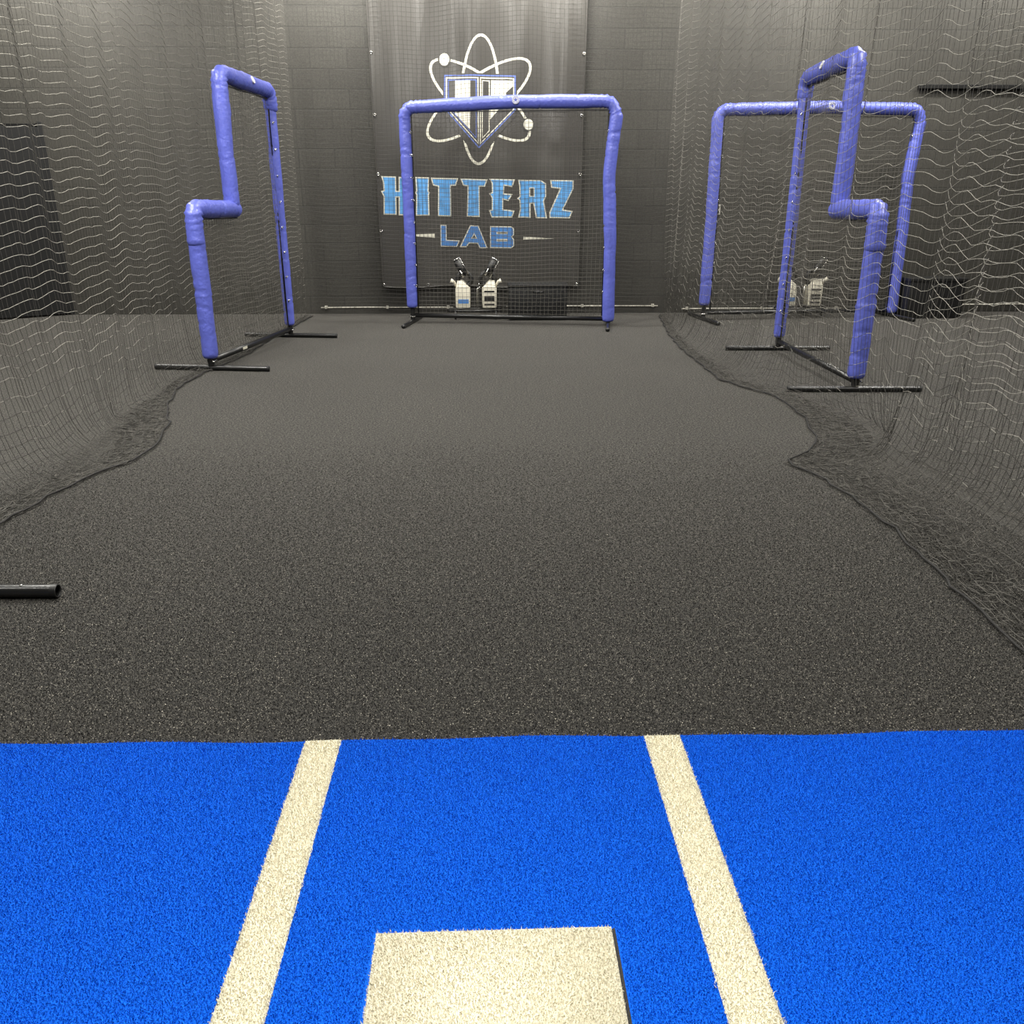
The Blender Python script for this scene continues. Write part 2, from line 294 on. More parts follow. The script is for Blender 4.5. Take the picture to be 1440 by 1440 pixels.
PRINT = [(1,'w',[(-1.200,1.540),(-1.032,1.536),(-1.036,1.384),(-1.008,1.384),(-1.001,1.533),(-0.838,1.528),(-0.853,1.495),(-0.857,1.406),(-0.844,1.365),(-0.859,1.348),(-0.865,1.120),(-1.020,1.120),(-1.011,1.312),(-1.039,1.312),(-1.044,1.125),(-1.192,1.129),(-1.182,1.324),(-1.210,1.381),(-1.179,1.389),(-1.181,1.479)]),
(2,'b',[(-1.182,1.528),(-1.045,1.524),(-1.049,1.372),(-0.995,1.372),(-0.989,1.520),(-0.857,1.516),(-0.866,1.498),(-0.870,1.404),(-0.859,1.367),(-0.872,1.353),(-0.878,1.133),(-1.006,1.133),(-0.997,1.325),(-1.052,1.325),(-1.057,1.138),(-1.178,1.141),(-1.169,1.327),(-1.192,1.373),(-1.165,1.380),(-1.168,1.481)]),
(1,'w',[(-0.814,1.531),(-0.657,1.528),(-0.669,1.381),(-0.654,1.365),(-0.667,1.340),(-0.667,1.117),(-0.823,1.117),(-0.810,1.340),(-0.822,1.365),(-0.809,1.385)]),
(2,'b',[(-0.800,1.519),(-0.671,1.516),(-0.682,1.377),(-0.669,1.363),(-0.680,1.343),(-0.680,1.129),(-0.809,1.129),(-0.797,1.343),(-0.807,1.364),(-0.795,1.382)]),
(1,'w',[(-0.640,1.525),(-0.327,1.518),(-0.356,1.439),(-0.412,1.439),(-0.417,1.108),(-0.572,1.112),(-0.559,1.430),(-0.618,1.443)]),
(2,'b',[(-0.623,1.512),(-0.345,1.507),(-0.365,1.451),(-0.425,1.451),(-0.430,1.121),(-0.558,1.124),(-0.546,1.440),(-0.607,1.454)]),
(1,'w',[(-0.302,1.515),(0.008,1.506),(-0.024,1.427),(-0.084,1.427),(-0.084,1.103),(-0.235,1.103),(-0.223,1.434),(-0.272,1.440)]),
(2,'b',[(-0.283,1.503),(-0.011,1.494),(-0.033,1.440),(-0.097,1.440),(-0.098,1.116),(-0.221,1.116),(-0.210,1.444),(-0.263,1.452)]),
(1,'w',[(0.026,1.512),(0.320,1.506),(0.288,1.423),(0.200,1.439),(0.193,1.357),(0.292,1.349),(0.244,1.274),(0.186,1.291),(0.185,1.187),(0.315,1.170),(0.288,1.096),(0.049,1.096),(0.019,1.175),(0.053,1.183),(0.054,1.308),(0.021,1.357),(0.056,1.368),(0.055,1.463)]),
(2,'b',[(0.046,1.501),(0.301,1.494),(0.280,1.437),(0.189,1.454),(0.179,1.346),(0.270,1.339),(0.238,1.289),(0.173,1.308),(0.172,1.176),(0.297,1.159),(0.279,1.109),(0.058,1.109),(0.036,1.166),(0.066,1.173),(0.067,1.311),(0.041,1.350),(0.069,1.360),(0.068,1.467)]),
(1,'w',[(0.355,1.503),(0.617,1.500),(0.677,1.464),(0.679,1.324),(0.655,1.274),(0.693,1.086),(0.564,1.089),(0.532,1.246),(0.500,1.246),(0.501,1.091),(0.356,1.096),(0.377,1.183),(0.371,1.283),(0.341,1.303),(0.373,1.324),(0.369,1.431)]),
(2,'b',[(0.370,1.490),(0.614,1.488),(0.664,1.457),(0.666,1.327),(0.641,1.276),(0.677,1.099),(0.575,1.102),(0.543,1.259),(0.487,1.259),(0.488,1.104),(0.372,1.108),(0.390,1.182),(0.384,1.289),(0.364,1.303),(0.386,1.318),(0.382,1.432)]),
(1,'w',[(0.723,1.500),(0.993,1.497),(0.992,1.407),(0.876,1.183),(0.989,1.166),(0.955,1.086),(0.718,1.091),(0.717,1.150),(0.833,1.407),(0.736,1.418)]),
(2,'b',[(0.738,1.487),(0.980,1.485),(0.979,1.410),(0.857,1.173),(0.970,1.157),(0.946,1.099),(0.731,1.103),(0.731,1.147),(0.852,1.417),(0.748,1.429)]),
(1,'w',[(-0.547,1.016),(-0.472,1.013),(-0.477,0.850),(-0.323,0.843),(-0.357,0.772),(-0.550,0.775)]),
(2,'d',[(-0.536,1.006),(-0.483,1.003),(-0.487,0.841),(-0.339,0.834),(-0.364,0.782),(-0.539,0.785)]),
(1,'w',[(-0.201,1.011),(-0.103,1.007),(0.001,0.757),(-0.092,0.758),(-0.118,0.809),(-0.213,0.812),(-0.246,0.768),(-0.325,0.770)]),
(2,'d',[(-0.194,1.000),(-0.111,0.998),(-0.015,0.768),(-0.086,0.768),(-0.112,0.819),(-0.218,0.823),(-0.252,0.778),(-0.308,0.780)]),
(1,'w',[(0.030,1.002),(0.279,0.999),(0.309,0.973),(0.309,0.906),(0.288,0.883),(0.310,0.855),(0.310,0.781),(0.279,0.757),(0.028,0.761)]),
(2,'d',[(0.041,0.992),(0.275,0.989),(0.299,0.969),(0.299,0.910),(0.274,0.884),(0.299,0.851),(0.299,0.786),(0.275,0.767),(0.039,0.771)]),
(3,'w',[(0.485,1.421),(0.544,1.421),(0.545,1.322),(0.485,1.322)]),
(4,'k',[(0.494,1.412),(0.535,1.412),(0.536,1.331),(0.495,1.331)]),
(3,'w',[(-0.154,0.928),(-0.191,0.864),(-0.119,0.864)]),
(4,'k',[(-0.134,0.872),(-0.176,0.872),(-0.154,0.911)]),
(3,'w',[(0.106,0.941),(0.235,0.941),(0.234,0.914),(0.106,0.914)]),
(4,'k',[(0.116,0.932),(0.225,0.932),(0.225,0.923),(0.116,0.924)]),
(3,'w',[(0.106,0.860),(0.234,0.860),(0.234,0.833),(0.105,0.833)]),
(4,'k',[(0.115,0.851),(0.225,0.850),(0.225,0.842),(0.115,0.842)]),
(1,'w',[(-0.962,0.908),(-0.612,0.918),(-0.613,0.871),(-0.835,0.891)]),
(1,'w',[(0.419,0.885),(0.781,0.863),(0.419,0.848)]),
(1,'w',[(-0.095,1.656),(-0.120,1.661),(-0.116,1.690),(-0.094,1.685)]),
(1,'w',[(-0.120,1.661),(-0.145,1.674),(-0.137,1.703),(-0.116,1.690)]),
(1,'w',[(-0.145,1.674),(-0.169,1.696),(-0.157,1.723),(-0.137,1.703)]),
(1,'w',[(-0.169,1.696),(-0.191,1.726),(-0.176,1.752),(-0.157,1.723)]),
(1,'w',[(-0.191,1.726),(-0.212,1.763),(-0.194,1.788),(-0.176,1.752)]),
(1,'w',[(-0.212,1.763),(-0.231,1.808),(-0.210,1.830),(-0.194,1.788)]),
(1,'w',[(-0.231,1.808),(-0.248,1.859),(-0.224,1.879),(-0.210,1.830)]),
(1,'w',[(-0.248,1.859),(-0.262,1.916),(-0.236,1.933),(-0.224,1.879)]),
(1,'w',[(-0.262,1.916),(-0.274,1.978),(-0.247,1.993),(-0.236,1.933)]),
(1,'w',[(-0.274,1.978),(-0.283,2.044),(-0.255,2.056),(-0.247,1.993)]),
(1,'w',[(-0.283,2.044),(-0.290,2.113),(-0.260,2.122),(-0.255,2.056)]),
(1,'w',[(-0.290,2.113),(-0.294,2.185),(-0.263,2.191),(-0.260,2.122)]),
(1,'w',[(-0.294,2.185),(-0.295,2.258),(-0.264,2.261),(-0.263,2.191)]),
(1,'w',[(-0.295,2.258),(-0.293,2.332),(-0.262,2.331),(-0.264,2.261)]),
(1,'w',[(-0.293,2.332),(-0.288,2.405),(-0.258,2.401),(-0.262,2.331)]),
(1,'w',[(-0.288,2.405),(-0.281,2.477),(-0.251,2.470),(-0.258,2.401)]),
(1,'w',[(-0.281,2.477),(-0.271,2.546),(-0.242,2.537),(-0.251,2.470)]),
(1,'w',[(-0.271,2.546),(-0.259,2.613),(-0.231,2.600),(-0.242,2.537)]),
(1,'w',[(-0.259,2.613),(-0.244,2.676),(-0.219,2.660),(-0.231,2.600)]),
(1,'w',[(-0.244,2.676),(-0.227,2.734),(-0.204,2.716),(-0.219,2.660)]),
(1,'w',[(-0.227,2.734),(-0.209,2.787),(-0.188,2.767),(-0.204,2.716)]),
(1,'w',[(-0.209,2.787),(-0.189,2.834),(-0.170,2.812),(-0.188,2.767)]),
(1,'w',[(-0.189,2.834),(-0.167,2.874),(-0.151,2.851),(-0.170,2.812)]),
(1,'w',[(-0.167,2.874),(-0.144,2.908),(-0.132,2.884),(-0.151,2.851)]),
(1,'w',[(-0.144,2.908),(-0.121,2.935),(-0.112,2.909),(-0.132,2.884)]),
(1,'w',[(-0.121,2.935),(-0.096,2.954),(-0.091,2.928),(-0.112,2.909)]),
(1,'w',[(-0.096,2.954),(-0.072,2.965),(-0.070,2.938),(-0.091,2.928)]),
(1,'w',[(-0.072,2.965),(-0.047,2.969),(-0.048,2.942),(-0.070,2.938)]),
(1,'w',[(-0.047,2.969),(-0.023,2.965),(-0.028,2.938),(-0.048,2.942)]),
(1,'w',[(-0.023,2.965),(0.000,2.953),(-0.007,2.926),(-0.028,2.938)]),
(1,'w',[(0.000,2.953),(0.023,2.933),(0.012,2.907),(-0.007,2.926)]),
(1,'w',[(0.023,2.933),(0.045,2.906),(0.031,2.881),(0.012,2.907)]),
(1,'w',[(0.045,2.906),(0.065,2.871),(0.048,2.848),(0.031,2.881)]),
(1,'w',[(0.065,2.871),(0.084,2.830),(0.064,2.809),(0.048,2.848)]),
(1,'w',[(0.084,2.830),(0.101,2.782),(0.078,2.763),(0.064,2.809)]),
(1,'w',[(0.101,2.782),(0.116,2.729),(0.091,2.712),(0.078,2.763)]),
(1,'w',[(0.116,2.729),(0.128,2.670),(0.101,2.656),(0.091,2.712)]),
(1,'w',[(0.128,2.670),(0.138,2.607),(0.110,2.595),(0.101,2.656)]),
(1,'w',[(0.138,2.607),(0.146,2.540),(0.116,2.531),(0.110,2.595)]),
(1,'w',[(0.146,2.540),(0.151,2.470),(0.120,2.464),(0.116,2.531)]),
(1,'w',[(0.151,2.470),(0.153,2.398),(0.122,2.395),(0.120,2.464)]),
(1,'w',[(0.153,2.398),(0.152,2.325),(0.121,2.325),(0.122,2.395)]),
(1,'w',[(0.152,2.325),(0.149,2.251),(0.117,2.254),(0.121,2.325)]),
(1,'w',[(0.149,2.251),(0.142,2.178),(0.112,2.184),(0.117,2.254)]),
(1,'w',[(0.142,2.178),(0.133,2.106),(0.104,2.116),(0.112,2.184)]),
(1,'w',[(0.133,2.106),(0.122,2.037),(0.094,2.050),(0.104,2.116)]),
(1,'w',[(0.122,2.037),(0.108,1.971),(0.081,1.987),(0.094,2.050)]),
(1,'w',[(0.108,1.971),(0.091,1.910),(0.067,1.928),(0.081,1.987)]),
(1,'w',[(0.091,1.910),(0.072,1.853),(0.051,1.874),(0.067,1.928)]),
(1,'w',[(0.072,1.853),(0.052,1.803),(0.033,1.826),(0.051,1.874)]),
(1,'w',[(0.052,1.803),(0.030,1.759),(0.014,1.784),(0.033,1.826)]),
(1,'w',[(0.030,1.759),(0.006,1.722),(-0.007,1.749),(0.014,1.784)]),
(1,'w',[(0.006,1.722),(-0.018,1.693),(-0.028,1.721),(-0.007,1.749)]),
(1,'w',[(-0.018,1.693),(-0.044,1.672),(-0.050,1.701),(-0.028,1.721)]),
(1,'w',[(-0.044,1.672),(-0.069,1.660),(-0.072,1.689),(-0.050,1.701)]),
(1,'w',[(-0.069,1.660),(-0.095,1.656),(-0.094,1.685),(-0.072,1.689)]),
(1,'w',[(0.479,1.940),(0.458,1.921),(0.435,1.942),(0.454,1.958)]),
(1,'w',[(0.458,1.921),(0.430,1.909),(0.410,1.931),(0.435,1.942)]),
(1,'w',[(0.430,1.909),(0.396,1.901),(0.379,1.925),(0.410,1.931)]),
(1,'w',[(0.396,1.901),(0.356,1.899),(0.342,1.925),(0.379,1.925)]),
(1,'w',[(0.356,1.899),(0.311,1.902),(0.300,1.930),(0.342,1.925)]),
(1,'w',[(0.311,1.902),(0.261,1.911),(0.253,1.939),(0.300,1.930)]),
(1,'w',[(0.261,1.911),(0.206,1.925),(0.202,1.954),(0.253,1.939)]),
(1,'w',[(0.206,1.925),(0.148,1.944),(0.148,1.973),(0.202,1.954)]),
(1,'w',[(0.148,1.944),(0.088,1.968),(0.091,1.997),(0.148,1.973)]),
(1,'w',[(0.088,1.968),(0.026,1.997),(0.033,2.025),(0.091,1.997)]),
(1,'w',[(0.026,1.997),(-0.038,2.030),(-0.027,2.057),(0.033,2.025)]),
(1,'w',[(-0.038,2.030),(-0.101,2.066),(-0.087,2.092),(-0.027,2.057)]),
(1,'w',[(-0.101,2.066),(-0.164,2.106),(-0.147,2.130),(-0.087,2.092)]),
(1,'w',[(-0.164,2.106),(-0.226,2.148),(-0.206,2.171),(-0.147,2.130)]),
(1,'w',[(-0.226,2.148),(-0.285,2.192),(-0.262,2.213),(-0.206,2.171)]),
(1,'w',[(-0.285,2.192),(-0.341,2.239),(-0.317,2.256),(-0.262,2.213)]),
(1,'w',[(-0.341,2.239),(-0.394,2.285),(-0.367,2.301),(-0.317,2.256)]),
(1,'w',[(-0.394,2.285),(-0.442,2.333),(-0.414,2.345),(-0.367,2.301)]),
(1,'w',[(-0.442,2.333),(-0.486,2.380),(-0.456,2.389),(-0.414,2.345)]),
(1,'w',[(-0.486,2.380),(-0.524,2.426),(-0.493,2.433),(-0.456,2.389)]),
(1,'w',[(-0.524,2.426),(-0.556,2.471),(-0.525,2.474),(-0.493,2.433)]),
(1,'w',[(-0.556,2.471),(-0.582,2.514),(-0.551,2.514),(-0.525,2.474)]),
(1,'w',[(-0.582,2.514),(-0.602,2.554),(-0.571,2.552),(-0.551,2.514)]),
(1,'w',[(-0.602,2.554),(-0.615,2.592),(-0.585,2.586),(-0.571,2.552)]),
(1,'w',[(-0.615,2.592),(-0.621,2.626),(-0.592,2.617),(-0.585,2.586)]),
(1,'w',[(-0.621,2.626),(-0.620,2.657),(-0.593,2.645),(-0.592,2.617)]),
(1,'w',[(-0.620,2.657),(-0.613,2.683),(-0.587,2.668),(-0.593,2.645)]),
(1,'w',[(-0.613,2.683),(-0.599,2.705),(-0.575,2.688),(-0.587,2.668)]),
(1,'w',[(-0.599,2.705),(-0.578,2.722),(-0.556,2.703),(-0.575,2.688)]),
(1,'w',[(-0.578,2.722),(-0.550,2.734),(-0.532,2.713),(-0.556,2.703)]),
(1,'w',[(-0.550,2.734),(-0.517,2.741),(-0.501,2.718),(-0.532,2.713)]),
(1,'w',[(-0.517,2.741),(-0.479,2.743),(-0.466,2.719),(-0.501,2.718)]),
(1,'w',[(-0.479,2.743),(-0.435,2.740),(-0.425,2.715),(-0.466,2.719)]),
(1,'w',[(-0.435,2.740),(-0.387,2.732),(-0.380,2.705),(-0.425,2.715)]),
(1,'w',[(-0.387,2.732),(-0.334,2.719),(-0.331,2.692),(-0.380,2.705)]),
(1,'w',[(-0.334,2.719),(-0.279,2.701),(-0.279,2.673),(-0.331,2.692)]),
(1,'w',[(-0.279,2.701),(-0.220,2.678),(-0.224,2.651),(-0.279,2.673)]),
(1,'w',[(-0.220,2.678),(-0.160,2.651),(-0.167,2.624),(-0.224,2.651)]),
(1,'w',[(-0.160,2.651),(-0.098,2.620),(-0.108,2.594),(-0.167,2.624)]),
(1,'w',[(-0.098,2.620),(-0.036,2.585),(-0.049,2.560),(-0.108,2.594)]),
(1,'w',[(-0.036,2.585),(0.026,2.547),(0.010,2.523),(-0.049,2.560)]),
(1,'w',[(0.026,2.547),(0.087,2.506),(0.068,2.484),(0.010,2.523)]),
(1,'w',[(0.087,2.506),(0.147,2.462),(0.125,2.442),(0.068,2.484)]),
(1,'w',[(0.147,2.462),(0.203,2.417),(0.179,2.399),(0.125,2.442)]),
(1,'w',[(0.203,2.417),(0.257,2.370),(0.231,2.355),(0.179,2.399)]),
(1,'w',[(0.257,2.370),(0.307,2.323),(0.279,2.311),(0.231,2.355)]),
(1,'w',[(0.307,2.323),(0.352,2.276),(0.323,2.266),(0.279,2.311)]),
(1,'w',[(0.352,2.276),(0.392,2.229),(0.361,2.222),(0.323,2.266)]),
(1,'w',[(0.392,2.229),(0.426,2.183),(0.395,2.180),(0.361,2.222)]),
(1,'w',[(0.426,2.183),(0.455,2.139),(0.423,2.139),(0.395,2.180)]),
(1,'w',[(0.455,2.139),(0.476,2.097),(0.445,2.100),(0.423,2.139)]),
(1,'w',[(0.476,2.097),(0.491,2.058),(0.460,2.064),(0.445,2.100)]),
(1,'w',[(0.491,2.058),(0.499,2.022),(0.469,2.031),(0.460,2.064)]),
(1,'w',[(0.499,2.022),(0.499,1.990),(0.470,2.003),(0.469,2.031)]),
(1,'w',[(0.499,1.990),(0.493,1.963),(0.465,1.978),(0.470,2.003)]),
(1,'w',[(0.493,1.963),(0.479,1.940),(0.454,1.958),(0.465,1.978)]),
(1,'w',[(0.483,2.710),(0.496,2.688),(0.470,2.674),(0.458,2.693)]),
(1,'w',[(0.496,2.688),(0.502,2.661),(0.474,2.650),(0.470,2.674)]),
(1,'w',[(0.502,2.661),(0.501,2.631),(0.472,2.622),(0.474,2.650)]),
(1,'w',[(0.501,2.631),(0.493,2.596),(0.463,2.591),(0.472,2.622)]),
(1,'w',[(0.493,2.596),(0.478,2.558),(0.447,2.555),(0.463,2.591)]),
(1,'w',[(0.478,2.558),(0.455,2.517),(0.424,2.518),(0.447,2.555)]),
(1,'w',[(0.455,2.517),(0.426,2.473),(0.395,2.477),(0.424,2.518)]),
(1,'w',[(0.426,2.473),(0.390,2.428),(0.360,2.435),(0.395,2.477)]),
(1,'w',[(0.390,2.428),(0.348,2.381),(0.319,2.391),(0.360,2.435)]),
(1,'w',[(0.348,2.381),(0.301,2.333),(0.273,2.346),(0.319,2.391)]),
(1,'w',[(0.301,2.333),(0.249,2.285),(0.223,2.301),(0.273,2.346)]),
(1,'w',[(0.249,2.285),(0.192,2.238),(0.168,2.256),(0.223,2.301)]),
(1,'w',[(0.192,2.238),(0.132,2.191),(0.111,2.212),(0.168,2.256)]),
(1,'w',[(0.132,2.191),(0.069,2.146),(0.050,2.169),(0.111,2.212)]),
(1,'w',[(0.069,2.146),(0.004,2.104),(-0.012,2.128),(0.050,2.169)]),
(1,'w',[(0.004,2.104),(-0.062,2.063),(-0.075,2.090),(-0.012,2.128)]),
(1,'w',[(-0.062,2.063),(-0.129,2.027),(-0.138,2.054),(-0.075,2.090)]),
(1,'w',[(-0.129,2.027),(-0.195,1.994),(-0.201,2.022),(-0.138,2.054)]),
(1,'w',[(-0.195,1.994),(-0.260,1.965),(-0.263,1.994),(-0.201,2.022)]),
(1,'w',[(-0.260,1.965),(-0.323,1.941),(-0.322,1.970),(-0.263,1.994)]),
(1,'w',[(-0.323,1.941),(-0.383,1.921),(-0.378,1.950),(-0.322,1.970)]),
(1,'w',[(-0.383,1.921),(-0.439,1.907),(-0.430,1.935),(-0.378,1.950)]),
(1,'w',[(-0.439,1.907),(-0.490,1.898),(-0.478,1.926),(-0.430,1.935)]),
(1,'w',[(-0.490,1.898),(-0.536,1.895),(-0.521,1.921),(-0.478,1.926)]),
(1,'w',[(-0.536,1.895),(-0.577,1.897),(-0.558,1.921),(-0.521,1.921)]),
(1,'w',[(-0.577,1.897),(-0.610,1.905),(-0.589,1.927),(-0.558,1.921)]),
(1,'w',[(-0.610,1.905),(-0.638,1.918),(-0.614,1.938),(-0.589,1.927)]),
(1,'w',[(-0.638,1.918),(-0.658,1.936),(-0.632,1.954),(-0.614,1.938)]),
(1,'w',[(-0.658,1.936),(-0.670,1.960),(-0.643,1.974),(-0.632,1.954)]),
(1,'w',[(-0.670,1.960),(-0.675,1.987),(-0.646,1.999),(-0.643,1.974)]),
(1,'w',[(-0.675,1.987),(-0.673,2.019),(-0.643,2.028),(-0.646,1.999)]),
(1,'w',[(-0.673,2.019),(-0.663,2.055),(-0.632,2.061),(-0.643,2.028)]),
(1,'w',[(-0.663,2.055),(-0.646,2.095),(-0.614,2.097),(-0.632,2.061)]),
(1,'w',[(-0.646,2.095),(-0.621,2.137),(-0.590,2.136),(-0.614,2.097)]),
(1,'w',[(-0.621,2.137),(-0.590,2.181),(-0.559,2.178),(-0.590,2.136)]),
(1,'w',[(-0.590,2.181),(-0.553,2.228),(-0.523,2.221),(-0.559,2.178)]),
(1,'w',[(-0.553,2.228),(-0.509,2.275),(-0.480,2.265),(-0.523,2.221)]),
(1,'w',[(-0.509,2.275),(-0.461,2.323),(-0.433,2.310),(-0.480,2.265)]),
(1,'w',[(-0.461,2.323),(-0.408,2.370),(-0.382,2.355),(-0.433,2.310)]),
(1,'w',[(-0.408,2.370),(-0.350,2.417),(-0.327,2.399),(-0.382,2.355)]),
(1,'w',[(-0.350,2.417),(-0.290,2.463),(-0.269,2.443),(-0.327,2.399)]),
(1,'w',[(-0.290,2.463),(-0.227,2.507),(-0.209,2.485),(-0.269,2.443)]),
(1,'w',[(-0.227,2.507),(-0.163,2.549),(-0.148,2.525),(-0.209,2.485)]),
(1,'w',[(-0.163,2.549),(-0.098,2.587),(-0.085,2.562),(-0.148,2.525)]),
(1,'w',[(-0.098,2.587),(-0.032,2.623),(-0.023,2.596),(-0.085,2.562)]),
(1,'w',[(-0.032,2.623),(0.032,2.655),(0.038,2.627),(-0.023,2.596)]),
(1,'w',[(0.032,2.655),(0.095,2.682),(0.098,2.655),(0.038,2.627)]),
(1,'w',[(0.095,2.682),(0.156,2.705),(0.155,2.678),(0.098,2.655)]),
(1,'w',[(0.156,2.705),(0.214,2.724),(0.210,2.696),(0.155,2.678)]),
(1,'w',[(0.214,2.724),(0.268,2.737),(0.261,2.710),(0.210,2.696)]),
(1,'w',[(0.268,2.737),(0.318,2.745),(0.307,2.720),(0.261,2.710)]),
(1,'w',[(0.318,2.745),(0.363,2.749),(0.349,2.724),(0.307,2.720)]),
(1,'w',[(0.363,2.749),(0.402,2.747),(0.385,2.724),(0.349,2.724)]),
(1,'w',[(0.402,2.747),(0.436,2.740),(0.416,2.719),(0.385,2.724)]),
(1,'w',[(0.436,2.740),(0.463,2.727),(0.440,2.708),(0.416,2.719)]),
(1,'w',[(0.463,2.727),(0.483,2.710),(0.458,2.693),(0.440,2.708)]),
(2,'k',[(-0.383,2.729),(-0.387,2.706),(-0.398,2.685),(-0.414,2.669),(-0.434,2.658),(-0.456,2.655),(-0.478,2.658),(-0.497,2.669),(-0.513,2.685),(-0.522,2.706),(-0.525,2.728),(-0.521,2.751),(-0.510,2.772),(-0.494,2.788),(-0.474,2.799),(-0.452,2.802),(-0.430,2.799),(-0.411,2.788),(-0.395,2.772),(-0.386,2.752)]),
(3,'w',[(-0.398,2.729),(-0.402,2.710),(-0.410,2.693),(-0.422,2.679),(-0.438,2.670),(-0.456,2.667),(-0.473,2.670),(-0.488,2.679),(-0.500,2.692),(-0.507,2.710),(-0.509,2.728),(-0.506,2.747),(-0.498,2.764),(-0.485,2.778),(-0.469,2.787),(-0.452,2.790),(-0.435,2.787),(-0.420,2.778),(-0.408,2.765),(-0.401,2.748)]),
(2,'k',[(0.544,2.081),(0.541,2.060),(0.530,2.041),(0.514,2.025),(0.494,2.015),(0.471,2.012),(0.449,2.015),(0.428,2.025),(0.412,2.040),(0.402,2.060),(0.398,2.081),(0.401,2.102),(0.412,2.121),(0.428,2.136),(0.448,2.146),(0.470,2.150),(0.493,2.146),(0.513,2.137),(0.530,2.122),(0.540,2.102)]),
(3,'w',[(0.527,2.081),(0.524,2.064),(0.517,2.049),(0.504,2.036),(0.489,2.028),(0.471,2.025),(0.454,2.028),(0.438,2.036),(0.426,2.048),(0.418,2.064),(0.415,2.081),(0.418,2.098),(0.425,2.114),(0.438,2.126),(0.453,2.134),(0.471,2.136),(0.488,2.134),(0.503,2.126),(0.516,2.114),(0.524,2.098)]),
(2,'k',[(-0.472,2.590),(0.339,2.584),(0.339,2.178),(0.144,1.978),(0.009,1.809),(-0.175,1.809),(-0.307,1.977),(-0.483,2.187)]),
(3,'v',[(-0.461,2.577),(0.327,2.569),(0.327,2.220),(-0.087,1.829),(-0.470,2.242)]),
(4,'k',[(-0.447,2.564),(0.312,2.556),(0.313,2.225),(-0.086,1.849),(-0.455,2.247)]),
(5,'w',[(-0.442,2.553),(-0.080,2.548),(-0.089,1.871),(-0.450,2.247)]),
(6,'k',[(-0.428,2.540),(-0.094,2.536),(-0.098,1.894),(-0.436,2.252)]),
(7,'v',[(-0.419,2.530),(-0.102,2.525),(-0.110,1.927),(-0.426,2.255)]),
(8,'k',[(-0.407,2.519),(-0.114,2.514),(-0.118,1.946),(-0.414,2.259)]),
(5,'w',[(-0.065,2.548),(0.310,2.543),(0.310,2.227),(-0.074,1.871)]),
(6,'k',[(-0.051,2.535),(0.295,2.530),(0.296,2.233),(-0.064,1.893)]),
(9,'w',[(-0.339,2.518),(-0.173,2.517),(-0.182,2.022),(-0.347,2.185)]),
(7,'w',[(-0.044,2.519),(0.042,2.518),(0.037,2.011),(-0.051,1.927)]),
(8,'k',[(-0.034,2.510),(0.031,2.508),(0.026,2.015),(-0.044,1.944)]),
(9,'w',[(0.056,2.520),(0.298,2.515),(0.298,2.364),(0.182,2.271),(0.043,2.128)]),
(10,'k',[(0.219,2.396),(0.298,2.461),(0.298,2.364),(0.218,2.287)])]
# ---------------------------------------------------------------- netting
def cords(P, r, n=3):
    """tubes along every row of P (rows, pts, 3)"""
    R_, K = P.shape[:2]
    T = np.empty_like(P); T[:, 1:-1] = P[:, 2:] - P[:, :-2]; T[:, 0] = P[:, 1] - P[:, 0]; T[:, -1] = P[:, -1] - P[:, -2]
    T /= np.linalg.norm(T, axis=-1, keepdims=True) + 1e-9
    ref = np.zeros_like(T); ref[..., 2] = 1; m = np.abs(T[..., 2]) > .8; ref[m] = (0, 1, 0)
    A = np.cross(T, ref); A /= np.linalg.norm(A, axis=-1, keepdims=True) + 1e-9; B = np.cross(A, T)
    ang = np.arange(n) * 2 * PI / n + PI / 2
    V = P[:, :, None, :] + r * (np.cos(ang)[None, None, :, None] * A[:, :, None, :] + np.sin(ang)[None, None, :, None] * B[:, :, None, :])
    base = (np.arange(R_) * K)[:, None, None] + np.arange(K - 1)[None, :, None]; k = np.arange(n)[None, None, :]; k2 = (k + 1) % n
    F = np.stack([base * n + k, base * n + k2, (base + 1) * n + k2, (base + 1) * n + k], -1).reshape(-1, 4)
    return V.reshape(-1, 3), F

def net_mesh(name, P, r, mat, parent=None, rv=None):
    v1, f1 = cords(P, r); v2, f2 = cords(np.swapaxes(P, 0, 1).copy(), rv or r)
    v = np.concatenate([v1, v2]); f = np.concatenate([f1, f2 + len(v1)]); idx = np.zeros(len(f), int)
    if isinstance(mat, (list, tuple)):
        idx[len(f1):] = 1; z = v[f[:, 0], 2]; idx[rng.uniform(0, 1, len(f)) > (z - .10) / .6] = 2; idx[(z < .12) & (rng.uniform(0, 1, len(f)) < .55)] = 1      # shade painted in: darker uprights, darker cords towards the floor
    return link_mesh(name, v, f, mat, parent, idx, smooth=True)

def lerp_poly(pts, t):
    a = np.array(pts); return np.interp(t, a[:, 0], a[:, 1])

def smooth_noise(t, seed, f0=1.0, oct=4):
    q = np.random.default_rng(seed); s = 0
    for k in range(oct): s = s + np.sin(t * f0 * (1.73 ** k) + q.uniform(0, 6.28)) / (1.35 ** k)
    return s / 2.2

